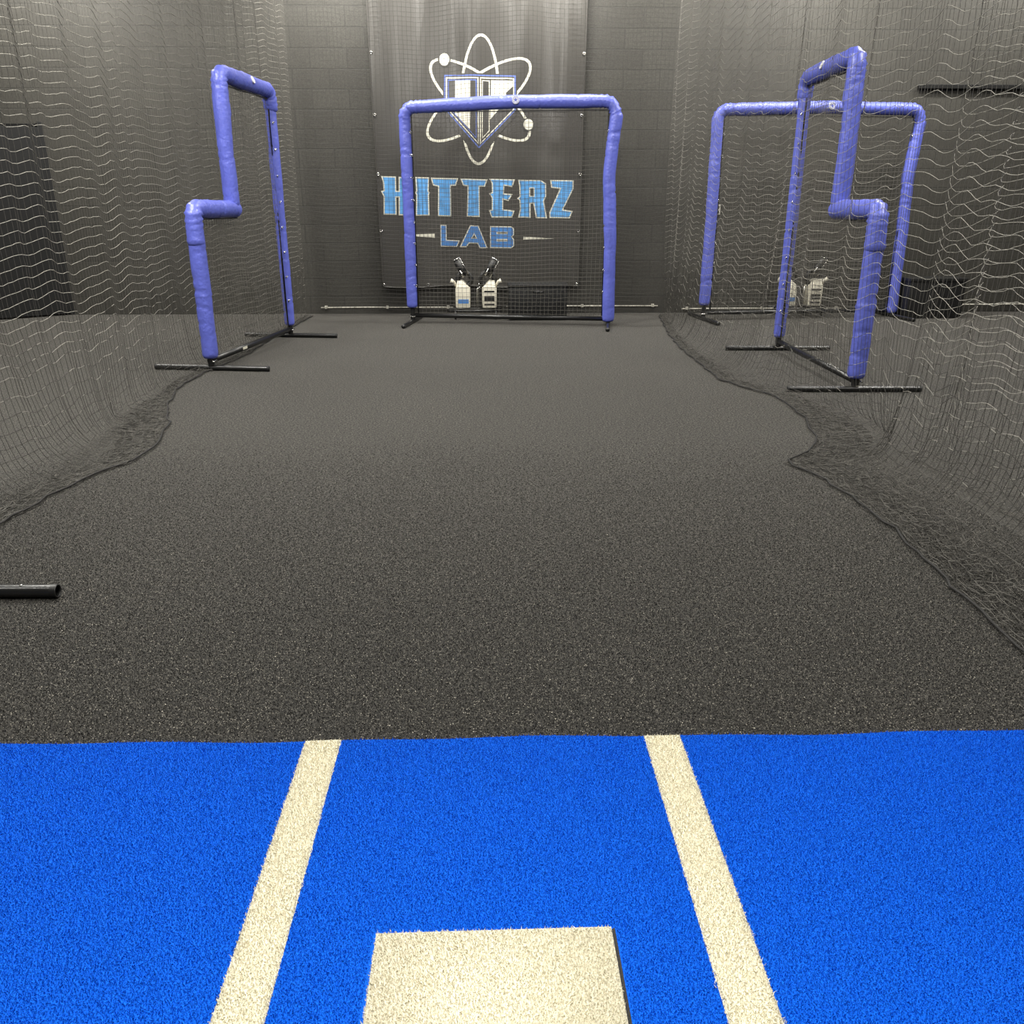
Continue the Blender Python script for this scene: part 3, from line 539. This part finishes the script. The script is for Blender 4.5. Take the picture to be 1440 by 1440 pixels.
def side_net(name, ya, yb, base, touch, hang, height, seed, side, label, flare=.45, cell=.044, fold=.030, zw=.016, rows=None, pool=5, step=.040, lean=0.0, group=None, rope=True):
    """hanging net along y with its foot flaring to a base line; side=+1 when the cage is on its -x side"""
    nc = int((yb - ya) / step); u = np.linspace(ya, yb, nc)
    hx = lerp_poly(hang, u); bx = lerp_poly(base, u); tw = lerp_poly(touch, u)      # hang plane, edge on the floor, width lying on the floor
    nr = rows or int(height / cell)
    P = np.zeros((nr, nc, 3)); q = np.random.default_rng(seed)
    ph1 = smooth_noise(u, seed, 1.9) * 2.2 + u * 9.5; ph2 = smooth_noise(u, seed + 1, 2.7) * 2 + u * 21.0
    edge = bx + .010 * smooth_noise(u, seed + 2, 17) * 1.5
    tx = edge + side * tw
    for j in range(nr):
        if j < pool:                                   # crumpled band on the floor
            f = j / pool; zig = [0, .10, .04, .20, .13, .34, .24, .48, .36, .62, .52, .78, .68, .90][j % 14] if pool > 5 else f
            x = edge + (tx - edge) * zig + q.normal(0, .0035, nc) * (j > 0); z = .008 + .012 * np.abs(q.normal(0, 1, nc)) * (.3 + f) * (j > 0); yy = u + .012 * np.sin(u * 23 + j * 1.7) + q.normal(0, .004, nc)
            P[j] = np.stack([x, yy, z], -1); continue
        s = (j - pool + .5) / (nr - pool); L = s * height
        # foot of the curve: leave the floor gently, become vertical
        z = np.where(L < flare, L * (.25 + .75 * L / flare), L - .0 * L) ; z = z * 1.0
        k = np.exp(-L / (flare * .62)); x = hx + (tx - hx) * k
        drift = z * .55 + lean * z
        amp = fold * (.55 + .45 * np.sin(u * 1.3 + seed)) * (.4 + .6 * np.minimum(1, L / .8))
        w = np.sin(ph1 + drift * 2.0); w2 = np.sin(ph2 - drift * 1.6)
        x = x + amp * (w + .45 * w2)
        yy = u + .010 * np.cos(ph1 + drift * 2.0) + .006 * w2 + q.normal(0, .0022, nc)
        zz = z + .02 + zw * (np.sin(ph1 + drift * 2.0 + 1.1) + .55 * w2) * np.minimum(1, L / .3) + q.normal(0, .0016, nc)
        P[j] = np.stack([x, yy, np.maximum(zz, .012)], -1)
    if rope:
        t = thing(name, (float(np.mean(hx)), (ya + yb) / 2, 0), 0, label, 'netting', group)
        P2 = P - np.array(t.location)
        net_mesh('mesh_panel', P2, .0015, [M['net'], M['net_shaded'], M['net_floor_shade']], t, rv=.0013)
        e = P2[0]; ro = MB(); pts = [(e[i][0], e[i][1], .012) for i in range(0, nc, 2)]
        ro.tube(pts, .0048, 6); ro.build('edge_rope', M['rope'], t, True)
        return t
    o = net_mesh(name, P, .0015, [M['net'], M['net_shaded'], M['net_floor_shade']], rv=.0013); return tag(o, label, 'netting', group)

Lbase = [(1.0, -2.06), (2.6, -2.05), (3.285, -2.00), (3.6, -1.975), (3.957, -1.92), (4.13, -1.83), (4.46, -1.80), (4.93, -1.90), (5.5, -2.10), (6.08, -2.22), (6.54, -2.21), (7.45, -2.10), (8.5, -2.12), (10.2, -2.06)]
Ltouch = [(1, .12), (3.3, .15), (4.1, .16), (4.6, .30), (5.2, .30), (5.8, .10), (10.2, .08)]
Lhang = [(1, -2.28), (5, -2.30), (6.5, -2.42), (7.6, -2.36), (9, -2.22), (10.2, -2.10)]
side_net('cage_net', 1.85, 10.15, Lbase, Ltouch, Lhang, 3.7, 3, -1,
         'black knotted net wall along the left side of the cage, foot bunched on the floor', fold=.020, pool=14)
Rbase = [(1.2, 1.50), (2.14, 1.555), (2.58, 1.575), (3.1, 1.62), (3.5, 1.615), (3.8, 1.585), (4.06, 1.50), (4.30, 1.70), (4.45, 1.80), (5.0, 1.93), (5.6, 1.96), (6.0, 1.80), (6.24, 1.72), (6.7, 1.73), (7.7, 1.745), (8.6, 1.82), (9.45, 1.93), (10.2, 2.02)]
Rtouch = [(1, .30), (3.1, .26), (3.9, .30), (4.2, .42), (4.8, .40), (5.4, .22), (6.2, .12), (10.2, .07)]
Rhang = [(1, 2.16), (3, 2.16), (4.6, 2.12), (6, 2.10), (8, 2.08), (10.2, 2.06)]
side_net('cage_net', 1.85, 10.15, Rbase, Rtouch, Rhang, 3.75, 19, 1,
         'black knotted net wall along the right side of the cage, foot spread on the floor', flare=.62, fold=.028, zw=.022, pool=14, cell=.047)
# second thickness of net hanging just outside the near half of the right wall
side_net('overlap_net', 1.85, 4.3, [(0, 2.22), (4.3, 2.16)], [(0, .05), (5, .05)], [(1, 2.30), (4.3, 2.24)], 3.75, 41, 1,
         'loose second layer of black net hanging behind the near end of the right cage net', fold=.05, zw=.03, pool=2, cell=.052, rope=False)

# net across the back of the cage, just in front of the banner
nx, nz = 90, 82; gx = np.linspace(-2.08, 2.04, nx); P = np.zeros((nz, nx, 3)); q = np.random.default_rng(5)
for j in range(nz):
    z = .03 + j * .045
    sag = .035 * np.sin(gx * 2.3 + .6) * (z / 3.6) + .012 * np.sin(gx * 9 + z * 1.5)
    P[j] = np.stack([gx + .008 * np.cos(gx * 9 + z * 1.5) + q.normal(0, .0015, nx), 10.25 + .035 * np.sin(gx * 9 + z * 1.5 + 1) - .03 * np.exp(-z / .12), np.maximum(z + sag * min(1, z), .012)], -1)
bn = net_mesh('back_net', P, .0018, M['net_back'])
tag(bn, 'fine black net closing the back of the cage in front of the banner', 'netting')

# ---------------------------------------------------------------- banner
BX0, BX1, BZ0, BZ1, BY = -1.245, 1.075, .325, 3.95, 10.37
def ban_y(x, z):
    h = max(0, z - .3) / 3.5
    return BY - .030 * math.sin(x * 5.2 + .9 + z * .25) * (.3 + h) - .022 * math.sin(x * 11.7 - z * 1.1) * h - .010 * math.sin(x * 19 + z * 1.7) * h * h - .025 * math.exp(-((x - .85) / .10) ** 2) * (.4 + h * .9) \
        - .02 * math.exp(-((x + .68 - .10 * (z - 3)) / .07) ** 2) * max(0, z - 2.2) + .008 * math.sin(z * 3.1 + x * 2)
def ban_x(x, z):
    return x
mats = [M['banner_black'], M['white_print'], M['blue_print'], M['lab_print'], M['violet_print']]
mi = {'k': 0, 'w': 1, 'b': 2, 'd': 3, 'v': 4}
banner = thing('banner', (0, BY, BZ0), 0, 'large black vinyl banner with a white atom emblem above the words HITTERZ LAB', 'banner')
v = []; f = []; m = []
nu, nv = 150, 110
for j in range(nv + 1):
    for i in range(nu + 1):
        tz = j / nv; w = 1 + .018 * tz; x = (BX0 + (BX1 - BX0) * i / nu) ; x = -.085 + (x + .085) * w; z = BZ0 + (BZ1 - BZ0) * tz
        z -= .012 * math.sin(i / nu * PI * 4) * (1 - tz)
        v.append((x, ban_y(x, z) - BY, z - BZ0))
for j in range(nv):
    for i in range(nu):
        a = j * (nu + 1) + i; f.append((a, a + 1, a + nu + 2, a + nu + 1)); m.append(0)
for layer, key, poly in PRINT:
    xs = [p[0] for p in poly]; zs = [p[1] for p in poly]; 
    pts = []
    for a_, c_ in zip(poly, poly[1:] + poly[:1]):
        n_ = max(1, int(math.hypot(c_[0] - a_[0], c_[1] - a_[1]) / .025)); pts += [Vector(a_).lerp(Vector(c_), k_ / n_) for k_ in range(n_)]
    n0 = len(pts)
    stp = .022; x = math.floor(min(xs) / stp) * stp
    while x < max(xs):
        z = math.floor(min(zs) / stp) * stp
        while z < max(zs): pts.append(Vector((x + .0013, z + .0017))); z += stp
        x += stp
    r = delaunay_2d_cdt(pts, [], [list(range(n0))], 1, 1e-5)
    b = len(v); off = -.0016 - .0013 * layer
    for p in r[0]: v.append((p[0], ban_y(p[0], p[1]) - BY + off, p[1] - BZ0))
    for fc in r[2]:
        fc = list(fc)
        a2 = sum(r[0][fc[i]][0] * r[0][fc[(i + 1) % len(fc)]][1] - r[0][fc[(i + 1) % len(fc)]][0] * r[0][fc[i]][1] for i in range(len(fc)))
        if a2 < 0: fc = fc[::-1]
        f.append(tuple(b + i for i in fc)); m.append(mi[key])
link_mesh('printed_sheet', v, f, mats, banner, m, True)
hm = MB()
for zz in (BZ0 + .012,): hm.tube([(x, ban_y(x, zz) - BY - .004, -.002 - .012 * math.sin((x - BX0) / (BX1 - BX0) * PI * 4)) for x in np.linspace(BX0, BX1, 60)], .007, 6)
hm.build('bottom_hem', M['banner_black'], banner, True)
for side, xs in ((-1, BX0 + .018), (1, BX1 - .018)):
    hm = MB(); pts = []
    for z in np.linspace(BZ0, BZ1, 50):
        tz = (z - BZ0) / (BZ1 - BZ0); x = -.085 + (xs + side * .014 + .085) * (1 + .018 * tz); pts.append((x, ban_y(x, z) - BY - .003, z - BZ0))
    hm.tube(pts, .008, 6); hm.build('side_hem', M['banner_black'], banner, True)
for xs in (BX0 + .02, BX1 - .02):
    for z in (.345, .95, 1.56, 2.17, 2.78, 3.4):
        tz = (z - BZ0) / (BZ1 - BZ0); x = -.085 + (xs + .085) * (1 + .018 * tz)
        MB().torus((x, ban_y(x, z) - BY - .008, z - BZ0), .012, .005).build('grommet', M['steel'], banner, True)
for x in (-.71, -.1, .5):
    MB().torus((x, ban_y(x, .345) - BY - .008, .02), .012, .005).build('grommet', M['steel'], banner, True)

# ---------------------------------------------------------------- padded screens
def pad(pts, r, seed, parent, name='pad', cuff=(0, 0), bend=.10):
    """vinyl-covered foam sleeve swept along a polyline with soft corners, creases and a seam lip"""
    pts = [Vector(p) for p in pts]; path = []
    for i, p in enumerate(pts):
        if 0 < i < len(pts) - 1:
            a = (pts[i - 1] - p).normalized(); b = (pts[i + 1] - p).normalized(); R = bend
            for k in range(9):
                t = k / 8; path.append((p + a * R) * (1 - t) ** 2 + p * 2 * t * (1 - t) + (p + b * R) * t ** 2)
        else: path.append(p)
    dense = [path[0]]
    for a, b in zip(path, path[1:]):
        d = (b - a).length; n = max(1, int(d / .016))
        for k in range(1, n + 1): dense.append(a.lerp(b, k / n))
    tot = sum((b - a).length for a, b in zip(dense, dense[1:])); q = random.Random(seed)
    creases = [(q.uniform(0.03, tot - .03), q.uniform(0, 6.28), q.uniform(.3, 1)) for _ in range(int(tot * 11))]
    cor = []; L = 0
    for i in range(1, len(dense) - 1):
        L += (dense[i] - dense[i - 1]).length
        if (dense[i] - dense[i - 1]).angle(dense[i + 1] - dense[i], 0) > .05: cor.append(L)
    seams = [tot * t for t in ((.48,) if tot > 1 else ())]
    k1, k2 = q.uniform(0, 6), q.uniform(0, 6)
    def rf(L, a, p):
        rr = r * (1 + .025 * math.sin(L * 7 + k1) + .02 * math.sin(L * 17 + k2 + a))
        for c, ca, w in creases:
            d = (L - c - .025 * math.cos(a - ca))
            if abs(d) < .05: rr -= r * .17 * w * math.exp(-(d / .008) ** 2) * (.5 + .5 * math.cos(a - ca))
        near = min([abs(L - c) for c in cor], default=9)
        if near < .14: rr += r * .10 * math.sin(L * 140 + 3 * math.sin(a)) * math.exp(-near / .06) - r * .04
        for s in seams:
            if abs(L - s) < .03: rr += r * .09 * (1 if L > s else -.3) * math.exp(-abs(L - s) / .012)
        e = min(L, tot - L)
        if e < .03: rr *= .80 + .20 * math.sqrt(max(0, e) / .03)
        return rr
    mb = MB(); mb.tube(dense, r, 20, True, rf); return mb.build(name, M['vinyl'], parent, True)

def ties(pts, off, parent, step=.2):
    for a, b in zip(pts, pts[1:]):
        a = Vector(a); b = Vector(b); n = int((b - a).length / step)
        for k in range(1, n + 1):
            p = a.lerp(b, (k - .3) / n) + Vector(off)
            mb = MB(); mb.torus(p, .010, .0035, 'y', 10, 5)
            mb.tube([p, p + Vector(off) * -.35 + Vector((0, -.01, .012))], .003, 5)
            mb.build('tie_snap', M['steel'], parent, True)

def frame_net(parent, inside, x0, x1, z0, z1, seed, bag=.06, cell=.044):
    nx = int((x1 - x0) / cell) + 1; nz = int((z1 - z0) / cell) + 1; gx = np.linspace(x0, x1, nx); q = np.random.default_rng(seed)
    P = np.zeros((nz, nx, 3))
    for j in range(nz):
        z = z0 + (z1 - z0) * j / (nz - 1)
        s = np.sin((gx - x0) / (x1 - x0) * PI) * math.sin(j / (nz - 1) * PI)
        P[j] = np.stack([gx + .010 * np.sin(gx * 9 + z * 3) * s + q.normal(0, .0015, nx), bag * s + .008 * np.sin(gx * 14 + z * 5), z + .012 * np.sin(gx * 6 + z * 2 + seed) * s - .03 * s + q.normal(0, .0015, nx)], -1)
    v1, f1 = cords(P, .0020); v2, f2 = cords(np.swapaxes(P, 0, 1).copy(), .0020)
    v = np.concatenate([v1, v2]); f = np.concatenate([f1, f2 + len(v1)])
    c = v[f].mean(1); keep = inside(c[:, 0], c[:, 2]); f = f[keep]
    used, inv = np.unique(f.ravel(), return_inverse=True)
    return link_mesh('net_panel', v[used], inv.reshape(-1, 4), M['screen_net'], parent, smooth=True)

def foot(parent, x, z=.028, half=.46, r=.021):
    mb = MB(); mb.tube([(x, -half, z - .006), (x, half, z - .006)], r, 14)
    mb.tube([(x, 0, z + .012), (x, 0, .16)], .026, 12)
    o = shade_auto(mb.build('foot', M['black_metal'], parent))
    for s in (-1, 1):
        MB().tube([(x, s * (half - .004), z - .006), (x, s * (half + .008), z - .006)], r + .001, 14).build('end_cap', M['black_plastic'], o, True)
    MB().tube([(x - .035, -.03, .075), (x + .035, -.03, .075)], .006, 8).build('bolt', M['steel'], o, True)
    return o

def badge(parent, c, R=.037):
    vs = [(c[0], c[1] - .012, c[2])]; mb = MB()
    mb.tube([(c[0], c[1] + .004, c[2]), (c[0], c[1] - .006, c[2])], R, 24)
    d = mb.build('round_badge', M['pale_badge'], parent); d['label'] = 'round white badge with a dark star mark'
    s = MB(); pts = []
    for k in range(10):
        a = PI / 2 + k * PI / 5; rr = R * (.62 if k % 2 == 0 else .27); pts.append((c[0] + rr * math.cos(a), c[1] - .0075, c[2] + rr * math.sin(a)))
    s.add(pts, [tuple(range(9, -1, -1))]); s.torus((c[0], c[1] - .006, c[2]), R * .80, .0022, 'y', 28, 5)
    s.build('star_mark', M['vinyl'], d)

def square_screen(loc, rz, label, W=2.15, H=2.2, seed=1, group='square padded screens'):
    t = thing('square_screen', loc, rz, label, 'batting screen', group)
    fr = MB(); fr.tube([(0, 0, .06), (0, 0, H), (W, 0, H), (W, 0, .06)], .019, 10); fr.build('steel_frame', M['black_metal'], t, True)
    bb = MB(); bb.tube([(-.02, 0, .085), (W + .02, 0, .075)], .023, 14); bb.build('base_bar', M['black_metal'], t, True)
    foot(t, 0); foot(t, W)
    r = .062
    pad([(0, 0, .17), (.004, 0, 1.1), (-.005, 0, H - .09)], r, seed, t, 'side_pad')
    pad([(W, 0, .05), (W - .01, 0, .9), (W - .045, -.01, 1.55), (W + .01, 0, H - .10)], r * 1.05, seed + 1, t, 'side_pad')
    pad([(-.012, 0, H - .16), (.012, 0, H - .03), (W * .5, 0, H + .01), (W - .03, 0, H + .005), (W + .012, 0, H - .16)], r * 1.04, seed + 2, t, 'top_pad', bend=.09)
    badge(t, (W * .535, -.068, H + .02))
    frame_net(t, lambda x, z: (x > 0) & (x < W), .02, W - .02, .07, H - .04, seed)
    nb_ = MB(); nb_.tube([(.068, -.01, .11), (.068, -.01, H - .075), (W - .07, -.01, H - .075), (W - .07, -.01, .11)], .007, 6); nb_.build('net_binding', M['rope'], t, True)
    ties([(0, -.03, .25), (0, -.03, H - .2)], (.062, 0, 0), t); ties([(W, -.03, .2), (W, -.03, H - .2)], (-.066, 0, 0), t)
    return t

def l_screen(loc, rz, label, W=1.76, H=2.2, step=.72, low=1.20, mirror=False, seed=1, group='L-shaped padded screens'):
    """low half first (x=0), tall half at x=W"""
    t = thing('l_screen', loc, rz, label, 'batting screen', group)
    fr = MB(); fr.tube([(0, 0, .06), (0, 0, low), (step, 0, low), (step, 0, H), (W, 0, H), (W, 0, .06)], .019, 10); fr.build('steel_frame', M['black_metal'], t, True)
    bb = MB(); bb.tube([(-.02, 0, .08), (W + .02, 0, .08)], .024, 14); b = bb.build('base_bar', M['black_metal'], t, True)
    MB().box((.62, -.0235, .082), (.09, .004, .022), .001).build('sticker', M['white_print'], b)
    foot(t, 0); foot(t, W)
    r = .062
    pad([(0, 0, .10), (.0, 0, .7), (-.006, 0, low - .10)], r, seed, t, 'low_post_pad')
    pad([(-.01, 0, low - .26), (0, 0, low + .005), (step + .06, 0, low)], r * 1.08, seed + 1, t, 'step_pad', bend=.07)
    pad([(step, 0, low + .02), (step - .015, 0, 1.7), (step, 0, H - .05)], r * 1.02, seed + 2, t, 'inner_post_pad')
    pad([(step, 0, H - .32), (step, 0, H + .01), (W - .02, 0, H), (W, 0, H - .17)], r * 1.06, seed + 3, t, 'top_pad', bend=.08)
    pad([(W, 0, .12), (W - .015, 0, 1.2), (W - .01, 0, H - .12)], r * .80, seed + 4, t, 'tall_post_pad')
    frame_net(t, lambda x, z: (z < low) | (x > step), .02, W - .02, .08, H - .03, seed, bag=.04)
    nb_ = MB(); nb_.tube([(.068, 0, .10), (.068, 0, low - .07), (step + .066, 0, low - .07), (step + .066, 0, H - .07), (W - .055, 0, H - .07), (W - .055, 0, .10)], .008, 6); nb_.build('net_binding', M['rope'], t, True)
    ties([(W, -.03 if not mirror else .03, .2), (W, -.03 if not mirror else .03, H - .2)], (-.058, 0, 0), t)
    b = MB(); sg = 1 if mirror else -1; b.tube([((step + W) / 2, sg * .060, H + .02), ((step + W) / 2, sg * .070, H + .024)], .030, 20); b.build('oval_badge', M['pale_badge'], t)
    return t

square_screen((-.835, 9.58, 0), math.atan2(-.30, 2.15), 'square blue padded screen standing in the centre of the back, before the banner', seed=3)
square_screen((2.44, 9.72, 0), math.atan2(.25, 2.25), 'square blue padded screen beyond the right net, farthest to the right', W=2.28, seed=9)
l_screen((-2.19, 6.75, 0), math.atan2(1.78, .235), 'L-shaped blue padded screen at the left side of the cage', W=1.795, seed=21)
l_screen((2.56, 5.80, 0), math.atan2(1.80, .045), 'L-shaped blue padded screen seen through the right cage net', W=1.80, seed=33, mirror=True)

# ---------------------------------------------------------------- end of a screen foot on the floor at left
t = thing('loose_foot_tube', (-1.66, 2.615, 0), 0, 'round black steel tube lying on the black turf at the left edge, open end showing', 'tube')
mb = MB(); mb.tube([(-.33, 0, .024), (.20, -.012, .024)], .0225, 20, True); o = shade_auto(mb.build('tube', M['black_metal'], t))
mb = MB(); mb.tube([(.198, -.012, .024), (.215, -.0123, .024)], .0235, 20, False); mb.torus((.216, -.0123, .024), .0205, .003, 'x', 20, 6); mb.build('end_collar', M['black_plastic'], t, True)
MB().tube([(.10, -.0105, .046), (.10, -.0105, .0485)], .006, 10).build('rivet', M['steel'], t, True)

# ---------------------------------------------------------------- twin pitching machine
def machine(loc, label):
    t = thing('pitching_machine', loc, 0, label, 'pitching machine', 'twin pitching machines at the back wall')
    b = MB(); b.tube([(-.30, -.10, .10), (.30, -.10, .10)], .012, 10); b.tube([(-.30, .12, .10), (.30, .12, .10)], .012, 10)
    for x in (-.22, .24):
        b.tube([(x, -.10, .10), (x, -.14, .012)], .012, 8); b.tube([(x, .12, .10), (x, .16, .012)], .012, 8); b.tube([(x, -.10, .10), (x, .12, .10)], .010, 8)
    b.build('base_frame', M['black_metal'], t, True)
    for s, x in ((-1, -.135), (1, .165)):
        w = .165; h = MB(); h.box((x, 0, .245), (w, .20, .23), .02)
        h.add([(x - w / 2 + .01, -.098, .36), (x + w / 2 - .01, -.098, .36), (x + .03 * s + .03, -.075, .43), (x + .03 * s - .03, -.075, .43),
               (x - w / 2 + .01, .08, .36), (x + w / 2 - .01, .08, .36), (x + .03 * s + .03, .06, .43), (x + .03 * s - .03, .06, .43)],
              [(0, 1, 2, 3), (5, 4, 7, 6), (1, 5, 6, 2), (4, 0, 3, 7), (3, 2, 6, 7)])
        body = shade_auto(h.build('housing', M['white_plastic'], t))
        if s < 0:
            l = MB(); l.box((x + .005, -.1015, .205), (.12, .003, .045), .001); l.build('blue_sticker', M['lab_print'], body)
        else:
            l = MB()
            for z, hh in ((.315, .018), (.235, .06), (.17, .02)): l.box((x, -.102, z), (.115, .006, hh), .002)
            l.build('dark_panel', M['black_plastic'], body)
        a = MB(); a.tube([(x + s * .07, -.04, .36), (x + s * .10, -.05, .415), (x + s * .135, -.05, .43)], [.014, .018, .026], 10); a.build('side_arm', M['white_plastic'], t, True)
        y = MB(); y.torus((x + s * -.02, .0, .44), .075, .028, 'y', 24, 10); y.build('throwing_wheel', M['black_plastic'], t, True)
        ca = Vector((x - s * .03, -.03, .48)); cb = Vector((x + s * .07, -.03, .66)); c = MB()
        c.tube([ca, cb], .043, 16); c.build('ball_chute', M['black_plastic'], t, True)
        e = MB(); d = (cb - ca).normalized(); pr = Vector((d.z, 0, -d.x))
        e.tube([ca + pr * .043 + Vector((0, -.02, 0)), cb + pr * .043 + Vector((0, -.02, 0))], .0045, 6)
        e.tube([ca - pr * .02 + Vector((0, -.042, 0)), ca + d * .08 - pr * .02 + Vector((0, -.042, 0))], .010, 8)
        rim = [cb + pr * .043 * math.cos(k * PI / 8) + Vector((0, 1, 0)) * .043 * math.sin(k * PI / 8) for k in range(17)]; e.tube(rim, .005, 6)
        e.build('chute_trim', M['steel'], t, True)
    k = MB(); k.tube([(.03, -.09, .12), (.03, -.09, .35), (.06, -.09, .36)], .008, 8); k.build('conduit_arm', M['steel'], t, True)
    return t
machine((-.15, 9.93, 0), 'twin white and black pitching machine behind the central square screen')
machine((3.62, 10.05, 0), 'twin white and black pitching machine seen through the right cage net')

def crate(loc, rz, label, w=.66, d=.30, h=.40):
    t = thing('storage_crate', loc, rz, label, 'crate', 'black crates at the back wall')
    b = MB(); b.box((0, 0, h * .47), (w, d, h * .90), .012)
    for k in range(9): b.box((-w / 2 + (k + .5) * w / 9, -d / 2 - .004, h * .45), (.012, .012, h * .74), .003)
    shade_auto(b.build('body', M['black_plastic'], t))
    l = MB(); l.box((0, 0, h * .955), (w + .02, d + .02, h * .09), .01); l.build('lid', M['black_plastic'], t)
    g = MB(); g.tube([(-.06, -d / 2 - .012, h * .80), (-.05, -d / 2 - .03, h * .80), (.05, -d / 2 - .03, h * .80), (.06, -d / 2 - .012, h * .80)], .006, 8); g.build('handle', M['black_metal'], t, True)
crate((.56, 9.90, 0), 0, 'low black ribbed crate beside the pitching machine behind the central screen')
crate((5.12, 9.95, 0), .05, 'low black ribbed crate on the far right beyond the right net', h=.45)

# ---------------------------------------------------------------- back wall fittings
def conduit(x0, x1, z, label):
    t = thing('wall_conduit', ((x0 + x1) / 2, WY - .03, z), 0, label, 'conduit', 'conduit runs along the foot of the back wall'); L = (x1 - x0) / 2
    MB().tube([(-L, 0, 0), (-L * .3, 0, .003), (L, 0, 0)], .008, 8).build('pipe', M['conduit'], t, True)
    n = max(2, int(L * 2 / .9))
    for k in range(n + 1):
        x = -L + .06 + (2 * L - .12) * k / n; c = MB(); c.box((x, .008, .004), (.03, .044, .034), .004); c.build('clip', M['conduit'], t)
conduit(-2.0, -.42, .075, 'thin pale conduit along the wall foot, from the left net to the pitching machine')
conduit(.22, 2.05, .085, 'thin pale conduit along the wall foot between the central screen and the right net')
conduit(2.35, 4.3, .05, 'thin pale conduit along the wall foot behind the right square screen')
conduit(5.6, 8.1, .09, 'thin pale conduit along the wall foot at the far right')
t = thing('wall_outlet', (2.69, WY - .012, 1.18), 0, 'small pale outlet plate on the dark back wall beyond the right net', 'outlet')
MB().box((0, 0, 0), (.075, .014, .115), .003).build('cover_plate', M['conduit'], t)
for z in (-.025, .025): MB().box((0, -.009, z), (.035, .006, .03), .004).build('socket', M['black_plastic'], t)
o = MB().box((5.9, WY - .03, 2.48), (2.1, .05, .045), .006).build('wall_rail', M['door_black'])
tag(o, 'thin dark rail fixed high on the back wall at the far right', 'rail')
for x in (2.35, 4.6):
    pass
# black door, leaf standing ajar at far left
t = tag(thing('door_1', (-4.98, WY - .03, 0), PI + math.radians(38), None, None), kind='structure'); del_keys = None
MB().box((.45, 0, 1.03), (.90, .045, 2.02), .004).build('door_leaf', M['door_black'], t)
MB().box((-.03, -.01, 1.05), (.06, .03, 2.1), .003).build('hinge_stile', M['door_black'], t)
h = MB()
for x in (.735, .765): h.tube([(x, .05, .82), (x, .05, .96)], .0065, 8)
h.tube([(.75, .02, .83), (.75, .05, .83)], .008, 8); h.tube([(.75, .02, .95), (.75, .05, .95)], .008, 8)
ho = h.build('door_handle', M['white_print'], t, True); ho['label'] = 'pale pull handle of two short upright bars'
o = MB().box((-6.15, WY - .02, 1.04), (2.3, .04, 2.08), .004).build('door_2', M['door_black']); tag(o, kind='structure')

# ---------------------------------------------------------------- light
def area(name, loc, rot, sx, sy, power, col=(1, .97, .90)):
    l = bpy.data.lights.new(name, 'AREA'); l.shape = 'RECTANGLE'; l.size = sx; l.size_y = sy; l.energy = power; l.color = col
    o = bpy.data.objects.new(name, l); COL.objects.link(o); o.location = loc; o.rotation_euler = rot; return o
LP = 1.45
for x, y, p in ((0, .2, 130), (0, 3.2, 70), (.2, 6.4, 95), (-4.6, 9.0, 70), (4.4, 1.5, 70), (4.4, 5.2, 110), (4.4, 8.4, 70), (-4.6, 2.0, 60)):
    area('ceiling_lamp', (x, y, 4.2), (0, 0, 0), 1.2, .6, p * LP)
for x, p in ((-4.8, 70), (-1.6, 110), (.7, 110), (3.4, 80), (6.2, 60)):
    area('wall_wash_fill', (x, 9.35, 4.15), (math.radians(38), 0, 0), 1.4, .25, p * LP)  # added unseen fill, brightens the banner and upper back wall
area('net_lamp', (-3.1, 5.0, 4.0), (0, math.radians(-12), 0), 1.2, .6, 210 * LP)
w = bpy.data.worlds.new('world'); sc.world = w; w.use_nodes = True
w.node_tree.nodes['Background'].inputs[0].default_value = (.5, .5, .48, 1); w.node_tree.nodes['Background'].inputs[1].default_value = .15

# ---------------------------------------------------------------- camera
cam = bpy.data.cameras.new('camera'); co = bpy.data.objects.new('camera', cam); COL.objects.link(co)
cam.sensor_width = 36; cam.lens = 1190 / 1440 * 36
co.location = (0, 0, 1.234); co.rotation_euler = (PI / 2 - math.atan(432 / 1190), 0, -math.radians(1.58))
sc.camera = co
sc.view_settings.view_transform = 'Standard'; sc.view_settings.look = 'None'; sc.view_settings.exposure = 0; sc.view_settings.gamma = 1
